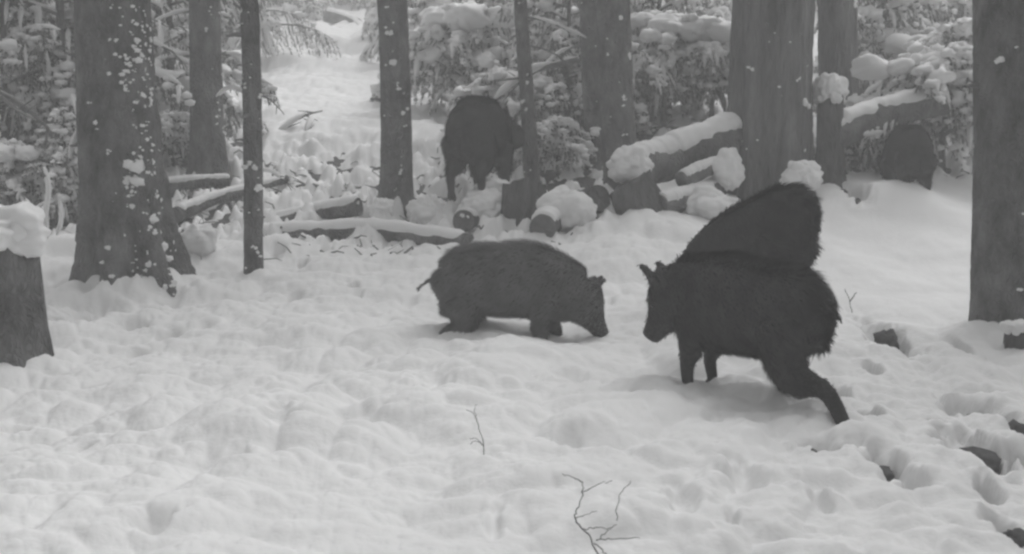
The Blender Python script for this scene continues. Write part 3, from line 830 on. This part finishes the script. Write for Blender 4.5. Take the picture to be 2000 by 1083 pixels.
def boar(label, loc, yaw, s, head_pitch=-.7, head_yaw=0.0, neck_drop=0.0, legs=None, tail='back', seed=0, nfur=22000, fat=1.0, arch=0.0, roll=0, pitch=0, mane=1.0, deep=1.0, head=1.0, coat='fur', hlen=1.0, slope=0.0, ear=1.0, group='wild boars'):
    legs = legs or {}
    rg = np.random.default_rng(seed)
    mb = MB()
    sp = [(-.53, .52), (-.50, .53), (-.42, .535), (-.28, .53 + arch), (-.08, .525 + arch), (.12, .53 + arch), (.28, .535 + arch * .4), (.42, .52 - neck_drop * .4), (.54, .49 - neck_drop)]
    ry = np.array([.06, .125, .165, .185, .19, .185, .17, .145, .125]) * fat
    rz = np.array([.06, .135, .185, .215, .225, .235, .225, .195, .165]) * deep
    P, (a, b) = resample([(x, 0, z) for x, z in sp], [ry, rz], 30)
    loft(mb, P, a, b, 24)
    # head
    hb = np.array([.50, 0, .50 - neck_drop])
    hd = np.array([math.cos(head_pitch) * math.cos(head_yaw), math.cos(head_pitch) * math.sin(head_yaw), math.sin(head_pitch)])
    hp = [hb + hd * q * hlen for q in (-.04, .06, .14, .22, .30, .37, .40)]
    P, (a, b) = resample(hp, [head * np.array([.115, .118, .10, .075, .054, .045, .046]), head * np.array([.150, .148, .128, .092, .062, .048, .047])], 18)
    hup = np.array([0, 0, 1.0]); 
    loft(mb, P, a, b, 18)
    hs = np.cross(hd, hup); hs /= np.linalg.norm(hs); hw = np.cross(hs, hd)
    for sd in (-1, 1):       # ears
        e0 = hb + hd * .055 + hs * sd * .075 + hw * .095
        e1 = e0 + (hs * sd * .028 + hw * .06 - hd * .025) * ear
        e2 = e1 + (hs * sd * .012 + hw * .055 - hd * .02) * ear
        e3 = e2 + (hw * .035 + hs * sd * .004) * ear
        loft(mb, polyline([e0, e1, e2, e3], 10), np.interp(np.linspace(0, 3, 10), [0, 1, 2, 3], [.060, .056, .036, .012]), np.interp(np.linspace(0, 3, 10), [0, 1, 2, 3], [.026, .022, .017, .013]), 12, up=tuple(hd))
    # legs
    hooves = []
    chains = {
        'fl': [(.30, .10, .46), (.27, .115, .32), (.295, .115, .18), (.285, .115, .06), (.305, .115, .018)],
        'hl': [(-.36, .09, .48), (-.27, .115, .33), (-.40, .115, .21), (-.375, .115, .07), (-.355, .115, .018)]}
    rad = {'f': [.115, .074, .042, .032, .034], 'h': [.15, .088, .044, .034, .034]}
    for key in ('fl', 'fr', 'hl', 'hr'):
        ch = [np.array(q) for q in chains[key[0] + 'l']]
        sgn = 1 if key[1] == 'l' else -1
        for q in ch: q[1] *= sgn * fat
        sw, kn, ll = (tuple(legs.get(key, (0, 0))) + (1.0,))[:3]
        ch = [ch[0]] + [rot2(ch[0] + (q - ch[0]) * np.array([1, 1, ll]), ch[0], sw) for q in ch[1:]]
        ch = ch[:3] + [rot2(q, ch[2], kn) for q in ch[3:]]
        r = rad[key[0]]
        P, (a,) = resample(ch, [r], 16)
        loft(mb, P, a * .85, a, 14, up=(1, 0, 0.01))
        hooves.append((ch[-1], ch[-2]))
    # tail
    if tail == 'back': tp = [(-.50, 0, .60), (-.57, 0, .61), (-.63, .01, .575), (-.68, .02, .53)]
    else: tp = [(-.51, 0, .62), (-.56, 0, .56), (-.565, .01, .44), (-.55, .015, .34)]
    P, (a,) = resample(tp, [[.024, .015, .012, .011]], 14)
    loft(mb, P, a, a, 10, up=(0, 1, .01))
    def shear(A):
        A = np.array(A, float); A2 = A.reshape(-1, 3)
        A2[:, 2] += slope * -np.clip(A2[:, 0], -.6, .5) * np.clip(A2[:, 2] / .5, 0, 1)
        return A2.reshape(A.shape)
    V = shear(np.concatenate(mb.V)) * s
    # one continuous skin over all of it
    me0 = mesh_from('boar_raw', V, mb.F, None)
    tmp = bpy.data.objects.new('boar_raw', me0); COL.objects.link(tmp)
    rm = tmp.modifiers.new('r', 'REMESH'); rm.mode = 'VOXEL'; rm.voxel_size = .0125 * s
    sm = tmp.modifiers.new('s', 'SMOOTH'); sm.factor = .5; sm.iterations = 5
    dg = bpy.context.evaluated_depsgraph_get()
    me = bpy.data.meshes.new_from_object(tmp.evaluated_get(dg))
    bpy.data.objects.remove(tmp); bpy.data.meshes.remove(me0)
    me.name = 'body'
    me.materials.clear(); me.materials.append(M['skin'])
    me.polygons.foreach_set('use_smooth', [True] * len(me.polygons))
    root = thing('wild_boar', label, 'boar', loc, group)
    root.rotation_euler = (roll, pitch, yaw)
    obj('body', me, root)
    # fur
    nf = len(me.polygons)
    cen = np.empty(nf * 3); me.polygons.foreach_get('center', cen); cen = cen.reshape(-1, 3)
    nor = np.empty(nf * 3); me.polygons.foreach_get('normal', nor); nor = nor.reshape(-1, 3)
    ar = np.empty(nf); me.polygons.foreach_get('area', ar)
    idx = rg.choice(nf, nfur, p=ar / ar.sum())
    p = cen[idx] + rg.normal(size=(nfur, 3)) * .006 * s
    n = nor[idx]
    q = p / s
    lowleg = sstep(.26, .12, q[:, 2])
    hx = ((q - hb) @ hd)
    face = np.maximum(sstep(.10, .26, hx), sstep(.13, .17, (q - hb) @ hw) * sstep(-.12, -.06, hx) * sstep(.36, .42, q[:, 0]))
    dorsal = sstep(.72, .95, n[:, 2]) * sstep(.50, .62, q[:, 2]) * (1 - face)
    lay = np.array([-1.0, 0, -.55]) + .30 * fbm(q[:, 0] * 7, q[:, 1] * 7, q[:, 2] * 7, 2, seed)[:, None] * np.array([0, 1, .6])
    lay = lay + rg.normal(size=(nfur, 3)) * .22
    lay = np.where((lowleg > .5)[:, None], np.array([-.2, 0, -1.0]) + rg.normal(size=(nfur, 3)) * .1, lay)
    d = lay - n * (lay * n).sum(1)[:, None]
    d /= np.linalg.norm(d, axis=1)[:, None] + 1e-9
    lift_ = (.16 + .35 * dorsal * mane + rg.random(nfur) * .18)
    d = d + n * lift_[:, None]; d /= np.linalg.norm(d, axis=1)[:, None]
    tl_ = sstep(-.56, -.60, q[:, 0])
    L = s * (.055 + .035 * dorsal * mane) * rg.uniform(.55, 1.25, nfur) * (1 - .72 * tl_) * (1 - .75 * lowleg) * (1 - .72 * face)
    side = np.cross(d, n); side /= np.linalg.norm(side, axis=1)[:, None] + 1e-9
    w = s * .0034 * rg.uniform(.6, 1.3, nfur) * (1 - .4 * lowleg)
    b0 = p - n * .004 * s
    mid = b0 + d * (L * .55)[:, None]
    tip = mid + (d * .9 + np.array([-.1, 0, -.25])) * (L * .5)[:, None]
    VV = np.stack([b0 - side * w[:, None], b0 + side * w[:, None], mid + side * (w * .75)[:, None], mid - side * (w * .75)[:, None], tip], 1).reshape(-1, 3)
    k5 = np.arange(nfur)[:, None] * 5
    F = np.concatenate([k5 + np.array([0, 1, 2]), k5 + np.array([0, 2, 3]), k5 + np.array([3, 2, 4])])
    obj('fur', mesh_from('fur', VV, F, coat), root, 'stuff')
    for sd in (-1, 1):
        e = shear(hb + hd * .155 + hs * sd * .078 * head + hw * .052 * head) * s
        m = MB(); m.add(*blob(e, .013 * s, 2, 1, 0)); m.build('eye', 'eye', root)
    for c, u in hooves:
        m = MB()
        ax = (c - u); ax /= np.linalg.norm(ax)
        fw = np.array([1.0, 0, 0])
        for sd in (-1, 1):
            pts = [(c + np.array([0, sd * .014, 0]) - ax * .02), (c + np.array([.012, sd * .016, 0]) + ax * .012), (c + np.array([.03, sd * .016, 0]) + ax * .03)]
            loft(m, shear(pts) * s, np.array([.020, .021, .010]) * s, np.array([.026, .024, .012]) * s, 8, up=(1, 0, .01))
        m.build('hoof', 'hoof', root)
    # snout disc
    m = MB(); e = hb + hd * .40 * hlen
    loft(m, shear([e - hd * .02, e + hd * .006, e + hd * .012]) * s, np.array([.046, .05, .042]) * s, np.array([.048, .054, .044]) * s, 14)
    m.build('snout_disc', 'hoof', root)
    return root
def stand(px, py, sink=.05):
    p = on(px, py); p.z = gz(p.x, p.y) + .10 - sink
    return p
boar('young boar walking right with its nose to the snow, middle of the clearing', stand(994, 660, .10), 0.0, .68, -1.02, -.0, -.01,
     {'fl': (.25, -.2), 'fr': (-.2, -.1), 'hl': (.12, -.05, 1.05), 'hr': (-.22, .12, 1.08)}, 'back', 1, 42000, 1.2, .075, deep=1.18, head=1.25, coat='fur_pale', hlen=.92, ear=.95)
boar('boar striding left in the foreground with one hind leg stretched back', stand(1450, 788, .0), PI - 1.05, .74, -.98, .55, -.08,
     {'fl': (.05, -.05), 'fr': (.40, -.5), 'hl': (-.80, .0, 1.58), 'hr': (.62, -.45, 1.25)}, 'back', 2, 42000, 1.04, .0, deep=1.07, head=1.25, hlen=.84, ear=1.05)
boar('larger dark boar with arched bristly back half hidden behind the striding boar', stand(1445, 640, .04), PI - 1.0, .86, -1.15, .0, .1,
     {'fl': (.1, 0), 'hl': (-.1, 0)}, 'down', 3, 42000, .92, .05, slope=.42, coat='fur_dark')
boar('dark boar on the slope behind, its head behind the slim leaning trunk', stand(940, 394, .02), 1.32, .98, -.1, -.85, -.06,
     {'hl': (-.25, .1), 'fr': (.15, 0)}, 'down', 4, 42000, 1.0, .03, deep=1.14, coat='fur_dark')
boar('farthest dark boar seen from behind under the right fallen log', stand(1768, 384, .10), 1.5, .76, -.9, .0, .10,
     {}, 'down', 5, 34000, .88, .02, deep=1.2, coat='fur_dark')

# ------------------------------------------------------------------ twigs and small debris
def twig(label, chains, group=None, name='bare_twig'):
    o = chains[0][0][0]
    t = thing(name, label, 'twig', o, group)
    for k, (pts, r0, r1) in enumerate(chains):
        P = polyline([p - o for p in pts], 4 * len(pts))
        P = P + .0015 * np.random.default_rng(k).normal(size=P.shape)
        m = MB(); m.add(*tube(P, np.linspace(r0, r1, len(P)) * .42, 6, .25, k, 60))
        m.build('stem' if k == 0 else 'side_shoot', 'twig', t)
    return t
def tw(Y, pts, r0, r1, dy=0):
    return ([at(x, y, Y + dy * i) for i, (x, y) in enumerate(pts)], r0, r1)
Yt = on(950, 917).y
twig('small bare twig standing alone in the foreground snow', [
    tw(Yt, [(951, 922), (946, 880), (937, 840), (926, 812), (910, 800)], .0045, .0022), tw(Yt, [(944, 872), (932, 858), (916, 858)], .003, .0015),
    tw(Yt, [(942, 868), (930, 862), (918, 868)], .003, .0015), tw(Yt, [(931, 822), (926, 800), (932, 790)], .0025, .0012)])
Yt = on(1165, 1095).y - .12
twig('branching bare twig at the bottom edge of the picture', [
    tw(Yt, [(1172, 1100), (1158, 1058), (1140, 1035), (1122, 1015), (1128, 995), (1138, 965), (1138, 940)], .0055, .0028),
    tw(Yt, [(1138, 943), (1118, 932), (1095, 926)], .003, .0015), tw(Yt, [(1138, 965), (1165, 948), (1195, 940)], .003, .0016),
    tw(Yt, [(1122, 1012), (1145, 1005), (1166, 1000)], .003, .0014), tw(Yt, [(1140, 1035), (1165, 1030), (1190, 1032)], .0032, .0018),
    tw(Yt, [(1165, 1055), (1200, 1052), (1250, 1050)], .0036, .002), tw(Yt, [(1172, 1050), (1190, 1035), (1205, 1025)], .0032, .0018),
    tw(Yt, [(1160, 1060), (1178, 1075), (1195, 1095)], .004, .003)])
twig('thin upright shoot right of the branching twig', [tw(Yt, [(1205, 1018), (1206, 990), (1212, 965), (1232, 942)], .003, .0014)])
Yt = on(1640, 912).y
twig('short dark stick lying in the trodden snow at lower right', [tw(Yt, [(1585, 878), (1605, 890), (1625, 905), (1648, 911)], .012, .006)])
Yt = on(1665, 610).y
twig('weak shoot with a withered leaf behind the striding boar\'s tail', [tw(Yt, [(1664, 612), (1660, 590), (1650, 565)], .006, .004), tw(Yt, [(1660, 590), (1668, 578), (1672, 572)], .009, .004)])

def rock(label, px, py, wpx, hpx, seed, group='dark clods in the trodden snow', lift_z=.075):  # solid dark lumps: earth clods, and two that paint the shade of holes
    p = on(px, py)
    r = wpx / 2 * p.y / FPX
    m = MB(); m.add(*blob((0, 0, 0), (r, r * 1.3, hpx / 2 * p.y / FPX * 1.2), 3, seed, .3, 2.0))
    o = m.build('clod_and_hole_lump', 'stone'); o.location = (p.x, p.y, gz(p.x, p.y) + lift_z)
    o['label'] = label; o['category'] = 'clod'; o['group'] = group
rock('largest dark earth clod in the snow at the lower right', 1905, 896, 84, 44, 1, lift_z=.10)
rock('dark clod cut by the right edge above the largest clod', 1990, 850, 50, 46, 2, lift_z=.11)
rock('dark clod at the bottom of the right edge', 1985, 1046, 52, 26, 3, lift_z=.11)
rock('small grey clod left of the largest clod', 1722, 922, 46, 22, 4, lift_z=.11)
rock('lumpy dark clod in the snow right of the striding boar', 1732, 655, 44, 46, 5)
rock('dark stone in the snow at the foot of the broken stump', 1640, 385, 34, 20, 6)
rock('dark stone in the snow left of the farthest boar', 1672, 402, 22, 18, 7)
rock('dark lump standing in for a shaded hole in the foreground snow at the far left', 162, 889, 30, 14, 8, lift_z=.10)  # dark colour replaces the shade of a hole lost at this grazing view
rock('dark lump standing in for a shaded hole in the foreground snow left of the lone twig', 465, 912, 26, 9, 9, lift_z=.10)  # same here: hole shade put into the colour of a lump
rock('low dark clod in the snow beside the thin pole trunk foot', 430, 562, 48, 22, 10, lift_z=.08)
rock('thin dark scrap in the trodden snow near the right edge', 1910, 798, 34, 14, 11, lift_z=.08)
rock('small dark scrap trodden in the snow behind the striding boar', 1640, 778, 20, 18, 12, lift_z=.08)
rock('tiny dark scrap above the bottom right clod', 1990, 903, 26, 12, 13, lift_z=.08)
rock('tiny dark scrap between the largest clod and the small grey clod', 1785, 950, 24, 12, 14, lift_z=.08)

# dead boughs poking out of the snow on the slope
def bough(label, px, py, seed, specs, Y=None, snow=.9):
    p = on(px, py) if Y is None else at(px, py, Y)
    t = thing('dead_bough', label, 'branch', p, 'dead boughs poking out of the snow')
    rg = np.random.default_rng(seed)
    for (az, L, el, r) in specs:
        WD, SN = MB(), MB()
        dead_branch(WD, SN, (0, 0, -.03), az, L, el, r, rg, snow, .10, 3)
        br = WD.build('branch', 'twig', t)
        if SN.V: SN.build('branch_snow', 'snow', br)
bough('curving dead bough right of the thin pole trunk', 520, 270, 1, [(.2, .7, .7, .022), (.0, .9, .12, .03), (.6, .5, .5, .015)])
bough('forked dead bough below the bright clearing', 585, 275, 2, [(.9, .5, .9, .02), (.1, .6, .15, .02), (3.0, .5, .2, .022)])
bough('dead bough lying in the litter left of the scarred trunk', 640, 365, 3, [(2.6, .5, .3, .018), (.3, .5, .2, .014)])
bough('thin twigs beside the right foot of the thick left trunk', 365, 450, 4, [(-.3, .35, .6, .007), (.2, .3, .8, .006), (-.8, .4, .3, .007)])
bough('bare saplings in the snow left of the thick left trunk', 95, 480, 5, [(1.2, .6, 1.45, .010), (2.4, .5, 1.35, .009), (.3, .4, 1.2, .006)])
bough('snowy bough beside the medium trunk', 1130, 110, 6, [(3.3, .9, .2, .03), (2.9, .7, -.1, .02)], Y=9.6)
bough('dead bough at the left edge of the picture', -20, 170, 7, [(.1, .5, -.1, .028), (-.2, .45, -.4, .02)], Y=7.2, snow=0)
bough('low bough in front of the brush left of the widest trunk', 1300, 245, 8, [(.3, .7, .3, .014), (2.6, .6, .4, .012), (.9, .5, .7, .01)])

# litter: needles, bark scraps and twig ends lying in the thin snow of the slope
rg = np.random.default_rng(77)
LT, CL = MB(), MB()
ly = rg.uniform(7.2, 13.5, 1800); la = rg.uniform(-.47, .46, 1800)
keep = ((la < .12) | (ly > 9.3)) & ~((ly > 10.5) & (la > -.25) & (la < -.06)); ly = ly[keep]; la = la[keep]; lx = la * ly
lt = snow_thick(lx, ly); lz = base_z(lx, ly)
for x, y, z0, tk in zip(lx, ly, lz, lt):
    if tk > .13: continue
    z = z0 + max(tk, 0)
    az = rg.uniform(0, 6.28); L = rg.uniform(.04, .18)
    d = np.array([math.cos(az), math.sin(az), rg.uniform(-.2, .6)])
    P = np.array([x, y, z]) + np.outer(np.linspace(-.3, .7, 4), d) * L + rg.normal(size=(4, 3)) * .012
    LT.add(*tube(P, np.linspace(1, .4, 4) * rg.uniform(.003, .011), 5))
LT.build('twig_litter', 'twig', None, 'stuff')

# ------------------------------------------------------------------ the misty air
if HAZE_DENSITY:
    m = bpy.data.materials.new('mist'); m.use_nodes = True
    nt = m.node_tree; nt.nodes.clear()
    vo = nt.nodes.new('ShaderNodeVolumePrincipled'); out = nt.nodes.new('ShaderNodeOutputMaterial')
    vo.inputs['Color'].default_value = (.98, .98, .98, 1); vo.inputs['Density'].default_value = HAZE_DENSITY
    vo.inputs['Anisotropy'].default_value = .2
    nt.links.new(vo.outputs[0], out.inputs['Volume'])
    x0, x1, y0, y1, z0, z1 = -280, 280, -12, 78, -3, 20
    Vb = [(x, y, z) for z in (z0, z1) for y in (y0, y1) for x in (x0, x1)]
    Fb = [(0, 2, 3, 1), (4, 5, 7, 6), (0, 1, 5, 4), (2, 6, 7, 3), (0, 4, 6, 2), (1, 3, 7, 5)]
    obj('haze', mesh_from('haze', Vb, Fb, m, False), None, 'stuff')
